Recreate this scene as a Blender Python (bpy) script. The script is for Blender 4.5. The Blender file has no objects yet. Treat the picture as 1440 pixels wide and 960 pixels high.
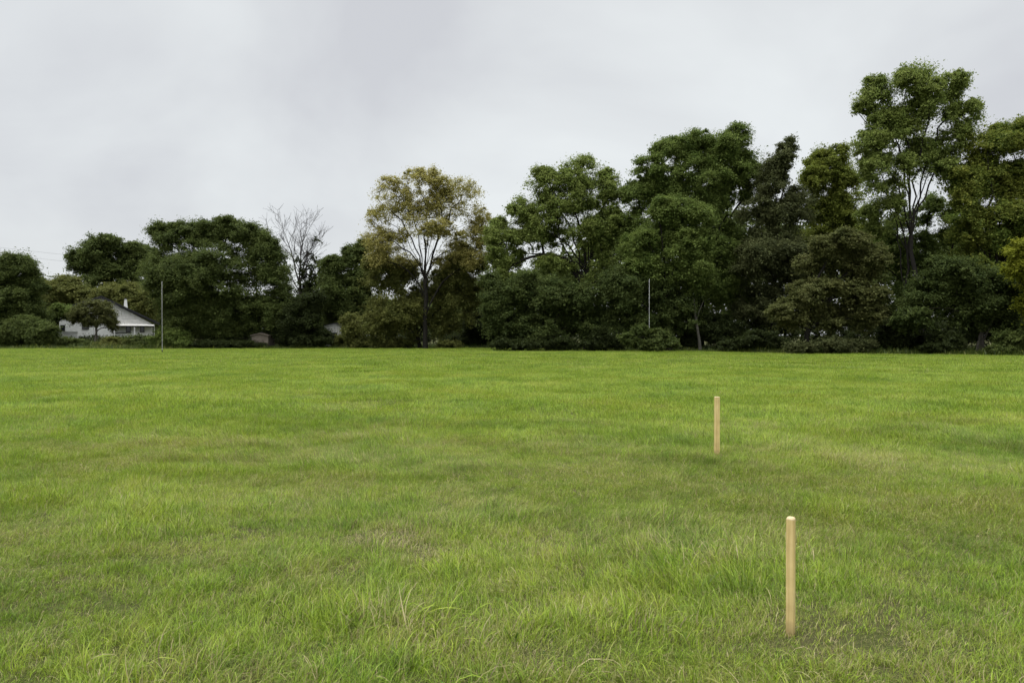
import bpy, math, random
import numpy as np

# ------------------------------------------------------------------ scene
S = bpy.context.scene
COL = S.collection
R = math.radians
FPX, HX, HY, EYE = 1040.0, 720.0, 471.0, 1.6      # lens in pixels of the 1440 wide photo, horizon row, eye height


def at(px, py, Y):
    """a point Y metres ahead of the camera seen at photo pixel (px, py)"""
    return np.array([(px - HX) / FPX * Y, Y, EYE + (HY - py) / FPX * Y])


def tag(o, label=None, cat=None, group=None, kind=None):
    if label: o['label'] = label
    if cat: o['category'] = cat
    if group: o['group'] = group
    if kind: o['kind'] = kind
    return o


def empty(name, loc, label, cat, group=None, rz=0):
    o = bpy.data.objects.new(name, None)
    o.empty_display_size = .3
    COL.objects.link(o)
    o.location = [float(v) for v in loc]
    o.rotation_euler[2] = rz
    return tag(o, label, cat, group)


def mesh_np(name, V, F, mats, parent=None, smooth=False, mi=None):
    """V (n,3), F (m,k) constant face size -> one linked mesh object"""
    V = np.asarray(V, np.float32); F = np.asarray(F, np.int32)
    me = bpy.data.meshes.new(name)
    k = F.shape[1]
    me.vertices.add(len(V)); me.vertices.foreach_set('co', V.ravel())
    me.loops.add(F.size); me.loops.foreach_set('vertex_index', F.ravel())
    me.polygons.add(len(F))
    me.polygons.foreach_set('loop_start', np.arange(0, F.size, k, dtype=np.int32))
    if mi is not None: me.polygons.foreach_set('material_index', np.asarray(mi, np.int32))
    if smooth: me.polygons.foreach_set('use_smooth', np.ones(len(F), bool))
    for m in (mats if isinstance(mats, (list, tuple)) else [mats]): me.materials.append(m)
    me.update(calc_edges=True)
    o = bpy.data.objects.new(name, me)
    COL.objects.link(o)
    if parent: o.parent = parent
    return o


class MB:
    """collects boxes, prisms and bars into one mesh"""
    def __init__(s): s.v = []; s.f = []
    def add(s, v, f):
        b = len(s.v); s.v += [tuple(map(float, p)) for p in v]; s.f += [tuple(b + i for i in q) for q in f]
    def box(s, x0, x1, y0, y1, z0, z1):
        s.add([(x0,y0,z0),(x1,y0,z0),(x1,y1,z0),(x0,y1,z0),(x0,y0,z1),(x1,y0,z1),(x1,y1,z1),(x0,y1,z1)],
              [(0,3,2,1),(4,5,6,7),(0,1,5,4),(1,2,6,5),(2,3,7,6),(3,0,4,7)])
    def prism(s, pts, y0, y1):
        """polygon pts in (x,z) pulled from y0 to y1"""
        n = len(pts)
        s.add([(x, y0, z) for x, z in pts] + [(x, y1, z) for x, z in pts],
              [tuple(range(n)), tuple(range(2*n-1, n-1, -1))] + [(i, i+n, (i+1) % n + n, (i+1) % n) for i in range(n)])
    def build(s, name, mats, parent=None, bevel=0):
        me = bpy.data.meshes.new(name); me.from_pydata(s.v, [], s.f)
        for m in (mats if isinstance(mats, (list, tuple)) else [mats]): me.materials.append(m)
        me.update()
        o = bpy.data.objects.new(name, me); COL.objects.link(o)
        if parent: o.parent = parent
        if bevel:
            b = o.modifiers.new('bevel', 'BEVEL'); b.width = bevel; b.segments = 2; b.limit_method = 'ANGLE'
        return o


# ------------------------------------------------------------------ value noise
def vnoise(x, y, scale, seed):
    x = np.asarray(x, float) / scale + seed * 17.31; y = np.asarray(y, float) / scale + seed * 9.77
    xi = np.floor(x); yi = np.floor(y); u = x - xi; v = y - yi
    u = u*u*(3-2*u); v = v*v*(3-2*v)
    def h(a, b):
        t = np.sin(a*127.1 + b*311.7 + seed*74.7) * 43758.5453
        return t - np.floor(t)
    return (h(xi,yi)*(1-u) + h(xi+1,yi)*u)*(1-v) + (h(xi,yi+1)*(1-u) + h(xi+1,yi+1)*u)*v


def gh(x, y):
    """height of the field: low bumps and soft swells"""
    near = np.clip(1.3 - np.asarray(y, float)/60, .35, 1)
    h = near*(.07*(vnoise(x, y, 1.7, 3)-.5) + .03*(vnoise(x, y, .6, 4)-.5)) + .10*(vnoise(x, y, 9, 5)-.5)
    for sx, sy, d in ((1.489, 3.85, .008), (2.763, 9.8, .02)):      # trodden ground round the two stakes
        w = np.exp(-((x-sx)**2 + (y-sy)**2)/.45**2)
        h = h*(1-w) - d*w
    return h


# ------------------------------------------------------------------ materials
def newmat(name):
    m = bpy.data.materials.new(name); m.use_nodes = True
    nt = m.node_tree; nt.nodes.clear()
    return m, nt, nt.nodes, nt.links


def N(ns, t, **kw):
    n = ns.new(t)
    for k, v in kw.items():
        if k.startswith('in_'): n.inputs[k[3:].replace('_', ' ')].default_value = v
        else: setattr(n, k, v)
    return n


def ramp(ns, stops):
    r = ns.new('ShaderNodeValToRGB'); e = r.color_ramp.elements
    while len(e) < len(stops): e.new(.5)
    for i, (p, c) in enumerate(stops):
        e[i].position = p; e[i].color = (*c, 1) if len(c) == 3 else c
    return r


def mixc(ns, ln, fac, a, b, blend='MIX'):
    m = ns.new('ShaderNodeMix'); m.data_type = 'RGBA'; m.blend_type = blend
    for sock, v in ((m.inputs[0], fac), (m.inputs[6], a), (m.inputs[7], b)):
        if hasattr(v, 'is_linked') or isinstance(v, bpy.types.NodeSocket): ln.new(v, sock)
        elif isinstance(v, tuple): sock.default_value = (*v, 1) if len(v) == 3 else v
        else: sock.default_value = v
    return m.outputs[2]


def plain(name, c, rough=.8, scale=6, amt=.25, bump=0):
    m, nt, ns, ln = newmat(name)
    out = N(ns, 'ShaderNodeOutputMaterial'); p = N(ns, 'ShaderNodeBsdfPrincipled', in_Roughness=rough); p.inputs['Specular IOR Level'].default_value = .2
    tc = N(ns, 'ShaderNodeTexCoord')
    nz = N(ns, 'ShaderNodeTexNoise', in_Scale=scale, in_Detail=6.0, in_Roughness=.65); ln.new(tc.outputs['Object'], nz.inputs['Vector'])
    r = ramp(ns, [(.3, tuple(v*(1-amt) for v in c)), (.7, tuple(min(1, v*(1+amt)) for v in c))])
    ln.new(nz.outputs['Fac'], r.inputs['Fac']); ln.new(r.outputs['Color'], p.inputs['Base Color'])
    if bump:
        b = N(ns, 'ShaderNodeBump', in_Strength=bump, in_Distance=.02)
        ln.new(nz.outputs['Fac'], b.inputs['Height']); ln.new(b.outputs['Normal'], p.inputs['Normal'])
    ln.new(p.outputs[0], out.inputs['Surface'])
    return m


def leaf_mat(name, base, alt, amt=.26, trans=.45, patch=1.6):
    """foliage: two leaf colours in patches, each leaf a little different"""
    m, nt, ns, ln = newmat(name)
    out = N(ns, 'ShaderNodeOutputMaterial')
    g = N(ns, 'ShaderNodeNewGeometry')
    nz = N(ns, 'ShaderNodeTexNoise', in_Scale=1/patch, in_Detail=3.0, in_Roughness=.6); ln.new(g.outputs['Position'], nz.inputs['Vector'])
    add = N(ns, 'ShaderNodeMath', operation='MULTIPLY_ADD'); ln.new(g.outputs['Random Per Island'], add.inputs[0]); add.inputs[1].default_value = .35
    ln.new(nz.outputs['Fac'], add.inputs[2])
    r = ramp(ns, [(.38, base), (.9, alt)]); ln.new(add.outputs[0], r.inputs['Fac'])
    hs = N(ns, 'ShaderNodeHueSaturation'); ln.new(r.outputs['Color'], hs.inputs['Color'])
    mr = N(ns, 'ShaderNodeMapRange'); ln.new(g.outputs['Random Per Island'], mr.inputs['Value'])
    mr.inputs['To Min'].default_value = 1-amt; mr.inputs['To Max'].default_value = 1+amt; ln.new(mr.outputs[0], hs.inputs['Value'])
    p = N(ns, 'ShaderNodeBsdfPrincipled', in_Roughness=.6); p.inputs['Specular IOR Level'].default_value = .12
    t = N(ns, 'ShaderNodeBsdfTranslucent')
    ln.new(hs.outputs[0], p.inputs['Base Color']); ln.new(hs.outputs[0], t.inputs['Color'])
    mx = N(ns, 'ShaderNodeMixShader'); mx.inputs[0].default_value = trans
    ln.new(p.outputs[0], mx.inputs[1]); ln.new(t.outputs[0], mx.inputs[2]); ln.new(mx.outputs[0], out.inputs['Surface'])
    return m


def grass_mat(name, cols, straw=0.0):
    """blade colour: broad patches over the field + each blade its own tone"""
    m, nt, ns, ln = newmat(name)
    out = N(ns, 'ShaderNodeOutputMaterial'); g = N(ns, 'ShaderNodeNewGeometry'); oi = N(ns, 'ShaderNodeObjectInfo')
    n1 = N(ns, 'ShaderNodeTexNoise', in_Scale=.33, in_Detail=4.0, in_Roughness=.62); ln.new(g.outputs['Position'], n1.inputs['Vector'])
    n2 = N(ns, 'ShaderNodeTexNoise', in_Scale=2.6, in_Detail=2.0); ln.new(g.outputs['Position'], n2.inputs['Vector'])
    a = N(ns, 'ShaderNodeMath', operation='MULTIPLY_ADD'); ln.new(n2.outputs['Fac'], a.inputs[0]); a.inputs[1].default_value = .45; ln.new(n1.outputs['Fac'], a.inputs[2])
    b = N(ns, 'ShaderNodeMath', operation='MULTIPLY_ADD'); ln.new(g.outputs['Random Per Island'], b.inputs[0]); b.inputs[1].default_value = .22; ln.new(a.outputs[0], b.inputs[2])
    b2 = N(ns, 'ShaderNodeMath', operation='MULTIPLY_ADD'); ln.new(oi.outputs['Random'], b2.inputs[0]); b2.inputs[1].default_value = .12; ln.new(b.outputs[0], b2.inputs[2])
    sub = N(ns, 'ShaderNodeMath', operation='SUBTRACT'); ln.new(b2.outputs[0], sub.inputs[0]); sub.inputs[1].default_value = .4
    k = len(cols)
    r = ramp(ns, [(.22 + .56*i/(k-1), c) for i, c in enumerate(cols)]); ln.new(sub.outputs[0], r.inputs['Fac'])
    mr = N(ns, 'ShaderNodeMapRange'); ln.new(g.outputs['Random Per Island'], mr.inputs['Value']); mr.inputs['To Min'].default_value = .6; mr.inputs['To Max'].default_value = 1.5
    hs = N(ns, 'ShaderNodeHueSaturation'); ln.new(r.outputs['Color'], hs.inputs['Color']); ln.new(mr.outputs[0], hs.inputs['Value'])
    p = N(ns, 'ShaderNodeBsdfPrincipled', in_Roughness=.42); p.inputs['Specular IOR Level'].default_value = .32
    t = N(ns, 'ShaderNodeBsdfTranslucent')
    ln.new(hs.outputs[0], p.inputs['Base Color']); ln.new(hs.outputs[0], t.inputs['Color'])
    mx = N(ns, 'ShaderNodeMixShader'); mx.inputs[0].default_value = .35
    ln.new(p.outputs[0], mx.inputs[1]); ln.new(t.outputs[0], mx.inputs[2]); ln.new(mx.outputs[0], out.inputs['Surface'])
    return m


GREEN = [(.140,.245,.024), (.215,.325,.029), (.295,.395,.040), (.36,.40,.058)]
M_LUSH = grass_mat('grass_lush', GREEN)
M_DULL = grass_mat('grass_dull', [(.15,.20,.035), (.20,.24,.045), (.26,.27,.065), (.30,.28,.085)])
M_STRAW = grass_mat('grass_straw', [(.24,.20,.09), (.32,.27,.13), (.40,.34,.18), (.46,.40,.23)])
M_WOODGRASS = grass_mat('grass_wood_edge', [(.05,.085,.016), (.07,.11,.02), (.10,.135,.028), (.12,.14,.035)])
M_BARK = plain('bark', (.018, .016, .013), .9, 5, .5, .6)
M_BARK_PALE = plain('bark_pale', (.14, .125, .105), .9, 6, .45, .5)
M_WHITE = plain('white_render', (.80, .80, .77), .8, 2.0, .10)
M_CLAD = plain('weathered_boards', (.74, .725, .69), .85, 2.5, .18)
M_ROOF = plain('dark_roof_tiles', (.045, .044, .046), .8, 4, .3)
M_DARK = plain('dark_paint', (.03, .03, .032), .6, 4, .2)
M_SHED = plain('weathered_white_boards', (.5,.5,.47), .85, 3, .25)
M_BROWN = plain('brown_boards', (.15, .125, .10), .85, 3, .3)
M_METAL = plain('grey_metal_pole', (.42, .42, .41), .5, 3, .15)
M_WIRE = plain('cable_sheath', (.16, .165, .175), .7, 3, .1)


def glass_mat():
    m, nt, ns, ln = newmat('window_glass')
    out = N(ns, 'ShaderNodeOutputMaterial'); p = N(ns, 'ShaderNodeBsdfPrincipled', in_Roughness=.08)
    p.inputs['Base Color'].default_value = (.02, .022, .025, 1); ln.new(p.outputs[0], out.inputs['Surface'])
    return m
M_GLASS = glass_mat()


def wood_mat(name, c0, c1, c2):
    m, nt, ns, ln = newmat(name)
    out = N(ns, 'ShaderNodeOutputMaterial'); p = N(ns, 'ShaderNodeBsdfPrincipled', in_Roughness=.62)
    tc = N(ns, 'ShaderNodeTexCoord'); mp = N(ns, 'ShaderNodeMapping'); mp.inputs['Scale'].default_value = (55, 55, 2.2)
    ln.new(tc.outputs['Object'], mp.inputs['Vector'])
    nz = N(ns, 'ShaderNodeTexNoise', in_Scale=1.0, in_Detail=5.0, in_Roughness=.6, in_Distortion=.6); ln.new(mp.outputs[0], nz.inputs['Vector'])
    r = ramp(ns, [(.3, c0), (.52, c1), (.75, c2)]); ln.new(nz.outputs['Fac'], r.inputs['Fac'])
    n2 = N(ns, 'ShaderNodeTexNoise', in_Scale=9.0, in_Detail=4.0); ln.new(tc.outputs['Object'], n2.inputs['Vector'])
    r2 = ramp(ns, [(.35, (.78, .76, .72)), (.65, (1, 1, 1))]); ln.new(n2.outputs['Fac'], r2.inputs['Fac'])
    c = mixc(ns, ln, .8, r.outputs['Color'], r2.outputs['Color'], 'MULTIPLY')
    # soil splashed on the lowest few centimetres
    sx = N(ns, 'ShaderNodeSeparateXYZ'); ln.new(tc.outputs['Object'], sx.inputs[0])
    ad = N(ns, 'ShaderNodeMath', operation='MULTIPLY_ADD'); ln.new(n2.outputs['Fac'], ad.inputs[0]); ad.inputs[1].default_value = .12; ln.new(sx.outputs['Z'], ad.inputs[2])
    mr = N(ns, 'ShaderNodeMapRange'); ln.new(ad.outputs[0], mr.inputs['Value'])
    mr.inputs['From Min'].default_value = .07; mr.inputs['From Max'].default_value = .15; mr.inputs['To Min'].default_value = .55; mr.inputs['To Max'].default_value = 0
    c = mixc(ns, ln, mr.outputs[0], c, (.12, .085, .05))
    ln.new(c, p.inputs['Base Color'])
    b = N(ns, 'ShaderNodeBump', in_Strength=.25, in_Distance=.002); ln.new(nz.outputs['Fac'], b.inputs['Height']); ln.new(b.outputs[0], p.inputs['Normal'])
    ln.new(p.outputs[0], out.inputs['Surface'])
    return m
M_STAKE = wood_mat('sawn_softwood', (.57,.40,.155), (.74,.56,.245), (.84,.67,.34))
M_STAKE_END = wood_mat('sawn_end_grain', (.66,.49,.26), (.76,.60,.35), (.82,.68,.43))


def ground_mat():
    m, nt, ns, ln = newmat('field_soil_and_thatch')
    out = N(ns, 'ShaderNodeOutputMaterial'); p = N(ns, 'ShaderNodeBsdfPrincipled', in_Roughness=.95); p.inputs['Specular IOR Level'].default_value = .1
    g = N(ns, 'ShaderNodeNewGeometry')
    n1 = N(ns, 'ShaderNodeTexNoise', in_Scale=55.0, in_Detail=10.0, in_Roughness=.78); ln.new(g.outputs['Position'], n1.inputs['Vector'])
    n2 = N(ns, 'ShaderNodeTexNoise', in_Scale=1.1, in_Detail=5.0); ln.new(g.outputs['Position'], n2.inputs['Vector'])
    r1 = ramp(ns, [(.3, (.035,.042,.012)), (.5, (.075,.088,.024)), (.68, (.19,.17,.075))]); ln.new(n1.outputs['Fac'], r1.inputs['Fac'])
    r2 = ramp(ns, [(.45, (0,0,0)), (.7, (1,1,1))]); ln.new(n2.outputs['Fac'], r2.inputs['Fac'])
    c = mixc(ns, ln, r2.outputs['Color'], r1.outputs['Color'], (.10,.085,.045))
    ln.new(c, p.inputs['Base Color'])
    b = N(ns, 'ShaderNodeBump', in_Strength=.8, in_Distance=.02); ln.new(n1.outputs['Fac'], b.inputs['Height']); ln.new(b.outputs[0], p.inputs['Normal'])
    ln.new(p.outputs[0], out.inputs['Surface'])
    return m


# ------------------------------------------------------------------ ground
def graded(lo, hi, dense_lo, dense_hi, step, grow=1.22):
    a = list(np.arange(dense_lo, dense_hi + 1e-6, step))
    s = step; v = a[-1]
    while v < hi: s *= grow; v += s; a.append(min(v, hi))
    s = step; v = a[0]; b = []
    while v > lo: s *= grow; v -= s; b.append(max(v, lo))
    return np.array(b[::-1] + a)
gx = graded(-600, 600, -9, 9, .2); gy = graded(-60, 1200, 0, 16, .2)
GX, GY = np.meshgrid(gx, gy)
V = np.stack([GX, GY, gh(GX, GY)], -1).reshape(-1, 3)
nx, ny = len(gx), len(gy)
i = (np.arange(ny-1)[:, None]*nx + np.arange(nx-1)[None]).ravel()
ground = mesh_np('ground', V, np.stack([i, i+1, i+1+nx, i+nx], 1), ground_mat(), smooth=True)
tag(ground, kind='structure')

# far edge of the mown field, metres from the camera, by direction
EDGE_PX = [-500, 0, 300, 700, 860, 1000, 1120, 1300, 1440, 2000]
EDGE_D = [83, 82, 85, 88, 78, 70, 64, 60, 57, 50]
def edge_y(x, y):
    return np.interp(HX + FPX*x/np.maximum(y, .1), EDGE_PX, EDGE_D)


# ------------------------------------------------------------------ grass
PROTO = bpy.data.collections.new('grass_tufts')      # never linked to the scene: only instanced


def tuft(name, rng, nb, rad, lmin, lmax, wid, seg, lean, mats, mat_p, comb=0.0):
    a = rng.uniform(0, 2*np.pi, nb); rr = rad*np.sqrt(rng.uniform(0, 1, nb))
    base = np.stack([rr*np.cos(a), rr*np.sin(a), np.full(nb, -.012)], 1)
    az = a + rng.normal(0, 1.1, nb)
    if comb: az = np.where(rng.random(nb) < comb, rng.normal(0, .5, nb), az)
    L = rng.uniform(lmin, lmax, nb)*rng.uniform(.7, 1.1, nb)
    th0 = np.abs(rng.normal(.12, .28, nb)); bend = np.abs(rng.normal(lean, .45*lean+.1, nb))
    d = np.stack([np.cos(az), np.sin(az)], 1); side = np.stack([-np.sin(az), np.cos(az)], 1)
    tw = rng.uniform(-.8, .8, nb)
    side = side*np.cos(tw)[:, None] + d*np.sin(tw)[:, None]
    w = wid*rng.uniform(.6, 1.3, nb)
    pts = [base]; p = base.copy()
    for k in range(seg):
        th = th0 + bend*((k+.7)/seg)**1.4
        p = p + np.concatenate([d*(np.sin(th)*L/seg)[:, None], (np.cos(th)*L/seg)[:, None]], 1)
        pts.append(p)
    Vs = []
    for k, q in enumerate(pts):
        ww = w*[1, 1][0]*(1-(k/seg)**1.6*.94)*.5*(.75 if k == 0 else 1)
        o = np.concatenate([side*ww[:, None], np.zeros((nb, 1))], 1)
        Vs += [q-o, q+o]
    V = np.stack(Vs, 1); nv = V.shape[1]
    F = []
    for k in range(seg): F.append(np.stack([np.arange(nb)*nv + t for t in (2*k, 2*k+1, 2*k+3, 2*k+2)], 1))
    F = np.concatenate(F)
    mi = rng.choice(len(mats), nb, p=mat_p)
    me_o = mesh_np(name, V.reshape(-1, 3), F, mats, smooth=True, mi=np.tile(mi, seg))
    COL.objects.unlink(me_o); PROTO.objects.link(me_o)


G = np.random.default_rng(11)
M_WEED = grass_mat('weed_leaf', [(.09,.17,.03), (.12,.21,.035), (.15,.24,.05)])
MT = [M_LUSH, M_DULL, M_STRAW]
kinds = {}
def kind(key, n, *args, **kw):
    kinds.setdefault(key, [])
    for q in range(n):
        idx = sum(len(v) for v in kinds.values())
        tuft('tuft_%02d' % idx, G, *args, **kw); kinds[key].append(idx)
kind('near_lush', 8, 36, .078, .06, .155, .0038, 5, 1.3, MT, [.80, .13, .07], comb=.35)
kind('near_flat', 5, 34, .095, .08, .19, .0040, 5, 2.0, MT, [.46, .40, .14], comb=.8)
kind('near_dry', 5, 38, .085, .05, .12, .0036, 4, 1.25, MT, [.46, .30, .24], comb=.3)
kind('near_arch', 3, 16, .08, .16, .28, .0040, 6, 2.3, MT, [.55, .25, .20], comb=.7)
kind('thatch', 4, 44, .11, .03, .075, .0036, 3, 1.7, MT, [.56, .28, .16], comb=.5)
kind('near_straw', 3, 40, .10, .03, .10, .0036, 4, 1.9, MT, [.12, .25, .63], comb=.6)
kind('weed', 3, 11, .03, .04, .085, .017, 4, 1.3, [M_LUSH, M_WEED, M_DULL], [.2, .7, .1])
kind('mid_lush', 5, 80, .24, .07, .16, .0075, 3, .85, MT, [.86, .10, .04], comb=.4)
kind('mid_dry', 3, 85, .25, .06, .13, .0070, 3, 1.2, MT, [.62, .25, .13], comb=.5)
kind('far_lush', 4, 190, .75, .07, .15, .015, 2, .7, MT, [.88, .09, .03], comb=.3)
kind('far_dry', 2, 170, .75, .06, .13, .017, 2, .9, MT, [.62, .28, .10], comb=.3)
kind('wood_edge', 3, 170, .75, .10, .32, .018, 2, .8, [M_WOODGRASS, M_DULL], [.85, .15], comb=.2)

# worn spots seen in the photo: (px, py, radius m, strength)
WORN = [(545,752,.42,1.35), (600,776,.2,1.7), (468,800,.15,1.7), (505,748,.2,1.2), (1112,895,.34,.75), (1290,935,.35,.6), (735,945,.3,.7), (870,632,.8,.2),
        (70,720,.5,.6), (480,575,1.8,.5), (1020,690,.6,.6), (820,640,.9,.5), (780,760,.6,.5), (40,850,.25,.6), (1230,900,.3,.6), (640,905,.25,.6)]
def ground_at(px, py):
    Y = FPX*EYE/(py - HY); return (px-HX)/FPX*Y, Y
def dryness(x, y):
    d = (vnoise(x, y, 1.1, 21)*.5 + vnoise(x, y, .38, 22)*.3 + vnoise(x, y, 4.2, 23)*.45) - .68
    d = d*1.7
    for px, py, r, s in WORN:
        cx, cy = ground_at(px, py)
        d = d + s*np.exp(-((x-cx)**2 + ((y-cy)*.8)**2)/r**2)
    return d
def worn_only(x, y):
    d = np.zeros_like(x)
    for px, py, r, s in WORN:
        cx, cy = ground_at(px, py)
        d = d + s*np.exp(-((x-cx)**2 + ((y-cy)*.8)**2)/(r*.8)**2)
    return d


def wedge(n, y0, y1):
    """points of even density over the visible wedge, wider than the lens"""
    y = np.sqrt(G.uniform(y0**2, y1**2, n)); x = G.uniform(-1, 1, n)*(.9*y + 2.6)
    return x, y
P, ROT, SCL, IDX = [], [], [], []
def lay(x, y, idx, scl, tilt):
    flow = 2*np.pi*vnoise(x, y, 2.3, 31)*1.6 + G.normal(0, .7, len(x))
    P.append(np.stack([x, y, gh(x, y)], 1)); IDX.append(idx); SCL.append(scl)
    ROT.append(np.stack([G.normal(0, tilt, len(x)), G.normal(0, tilt, len(x)), flow], 1))
def pick(k, n): return np.array(kinds[k])[G.integers(0, len(kinds[k]), n)]


def field(y0, y1, dens, pre, tilt, smin, smax):
    n = int(dens*(.9*(y1*y1 - y0*y0) + 5.2*(y1-y0)))
    x, y = wedge(n, y0, y1)
    keep = y < edge_y(x, y) + G.normal(0, .5, n)
    x, y = x[keep], y[keep]; n = len(x)
    d = dryness(x, y) + G.normal(0, .16, n)
    lush = vnoise(x, y, .45, 40)*.4 + vnoise(x, y, 1.1, 41)*.35 + vnoise(x, y, 3.1, 42)*.25
    scl = smin + (smax-smin)*np.clip((lush-.25)*1.9, 0, 1)
    dry = d > .41
    idx = np.where(dry, pick(pre+'_dry', n), pick(pre+'_lush', n))
    if pre == 'near':
        flat = (vnoise(x, y, .7, 51)*.6 + vnoise(x, y, 2.1, 52)*.4 + G.normal(0, .07, n)) > .545
        idx = np.where(flat & ~dry, pick('near_flat', n), idx)
    if pre == 'near':
        u = G.random(n); idx = np.where(u < .035, pick('near_arch', n), idx)
        idx = np.where((u > .985) | ((u > .93) & (vnoise(x, y, .5, 77) > .72)), pick('weed', n), idx)
    cl = vnoise(x, y, .21, 61)*.6 + vnoise(x, y, .5, 62)*.4
    if pre == 'near': scl = scl*np.clip(.55 + (cl-.25)*1.15, .45, 1.3)
    if pre == 'near': idx = np.where(worn_only(x, y) + G.normal(0, .15, n) > .85, pick('near_straw', n), idx)
    for sx_, sy_, sr_ in ((1.47, 3.82, .17), (2.74, 9.7, .22)): scl = np.where(np.hypot(x-sx_, (y-sy_)*.7) < sr_*G.uniform(.6, 1.1, n), scl*.42, scl)
    w = worn_only(x, y) + (.9*np.clip((.42-cl)*5, 0, 1) if pre == 'near' else 0)
    keep = G.random(n) > np.clip((w-.5)*.8, 0, .55)
    scl = scl*np.clip(1-.2*np.clip(worn_only(x, y), 0, 1), .5, 1)*G.uniform(.8, 1.2, n)
    lay(x[keep], y[keep], idx[keep], scl[keep], tilt)
field(1.6, 14, 330, 'near', .2, .6, 1.45)
n = int(260*(.9*(12**2-1.6**2) + 5.2*10.4)); x, y = wedge(n, 1.6, 12)
k_ = G.random(n) > np.clip(worn_only(x, y)-.35, 0, .75); x, y = x[k_], y[k_]; n = len(x)
lay(x, y, pick('thatch', n), G.uniform(.7, 1.25, n), .12)
field(11, 36, 42, 'mid', .10, .7, 1.15)
field(31, 89, 4.5, 'far', .05, .8, 1.15)
# rank, shaded grass between the mown field and the trees
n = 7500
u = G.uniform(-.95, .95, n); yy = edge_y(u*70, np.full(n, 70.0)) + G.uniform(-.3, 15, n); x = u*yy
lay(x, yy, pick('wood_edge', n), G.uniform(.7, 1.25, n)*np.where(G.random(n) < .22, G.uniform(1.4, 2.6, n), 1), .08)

P = np.concatenate(P); ROT = np.concatenate(ROT); SCL = np.concatenate(SCL); IDX = np.concatenate(IDX)
me = bpy.data.meshes.new('grass'); me.vertices.add(len(P)); me.vertices.foreach_set('co', P.astype(np.float32).ravel())
a = me.attributes.new('rot', 'FLOAT_VECTOR', 'POINT'); a.data.foreach_set('vector', ROT.astype(np.float32).ravel())
a = me.attributes.new('scl', 'FLOAT', 'POINT'); a.data.foreach_set('value', SCL.astype(np.float32))
a = me.attributes.new('idx', 'INT', 'POINT'); a.data.foreach_set('value', IDX.astype(np.int32))
grass = bpy.data.objects.new('grass', me); COL.objects.link(grass)
tag(grass, 'rough green meadow grass with yellowed and flattened tufts covering the field', 'grass', kind='stuff')
ng = bpy.data.node_groups.new('lay_tufts', 'GeometryNodeTree')
ng.interface.new_socket('Geometry', in_out='INPUT', socket_type='NodeSocketGeometry')
ng.interface.new_socket('Geometry', in_out='OUTPUT', socket_type='NodeSocketGeometry')
gi = ng.nodes.new('NodeGroupInput'); go = ng.nodes.new('NodeGroupOutput')
ci = ng.nodes.new('GeometryNodeCollectionInfo'); ci.inputs['Collection'].default_value = PROTO
ci.inputs['Separate Children'].default_value = True; ci.inputs['Reset Children'].default_value = True
ip = ng.nodes.new('GeometryNodeInstanceOnPoints'); ip.inputs['Pick Instance'].default_value = True
def named(nm, t):
    q = ng.nodes.new('GeometryNodeInputNamedAttribute'); q.data_type = t; q.inputs['Name'].default_value = nm
    return q.outputs['Attribute']
ng.links.new(gi.outputs[0], ip.inputs['Points']); ng.links.new(ci.outputs[0], ip.inputs['Instance'])
ng.links.new(named('idx', 'INT'), ip.inputs['Instance Index'])
ng.links.new(named('rot', 'FLOAT_VECTOR'), ip.inputs['Rotation'])
ng.links.new(named('scl', 'FLOAT'), ip.inputs['Scale'])
ng.links.new(ip.outputs[0], go.inputs[0])
md = grass.modifiers.new('lay_tufts', 'NODES'); md.node_group = ng


# ------------------------------------------------------------------ trees
def unit(v): return v/np.maximum(np.linalg.norm(v, axis=-1, keepdims=True), 1e-6)


def tubes(chains):
    """chains: list of (points (n,3), radii (n,)) -> V, F of open tubes"""
    Vs, Fs, b = [], [], 0
    for pts, rad in chains:
        n = len(pts); k = 7 if rad[0] > .12 else (5 if rad[0] > .04 else 3)
        t = unit(np.gradient(pts, axis=0))
        ref = np.array([.31, .95, .05]) if abs(t[0][2]) > .5 else np.array([0, 0, 1.])
        u = unit(np.cross(t, ref)); w = np.cross(t, u)
        an = np.arange(k)*2*np.pi/k
        ring = pts[:, None] + rad[:, None, None]*(u[:, None]*np.cos(an)[None, :, None] + w[:, None]*np.sin(an)[None, :, None])
        Vs.append(ring.reshape(-1, 3))
        i = (np.arange(n-1)[:, None]*k + np.arange(k)[None]).ravel(); j = (np.arange(n-1)[:, None]*k + (np.arange(k)[None]+1) % k).ravel()
        Fs.append(np.stack([i, j, j+k, i+k], 1) + b); b += n*k
    return np.concatenate(Vs), np.concatenate(Fs)


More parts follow.
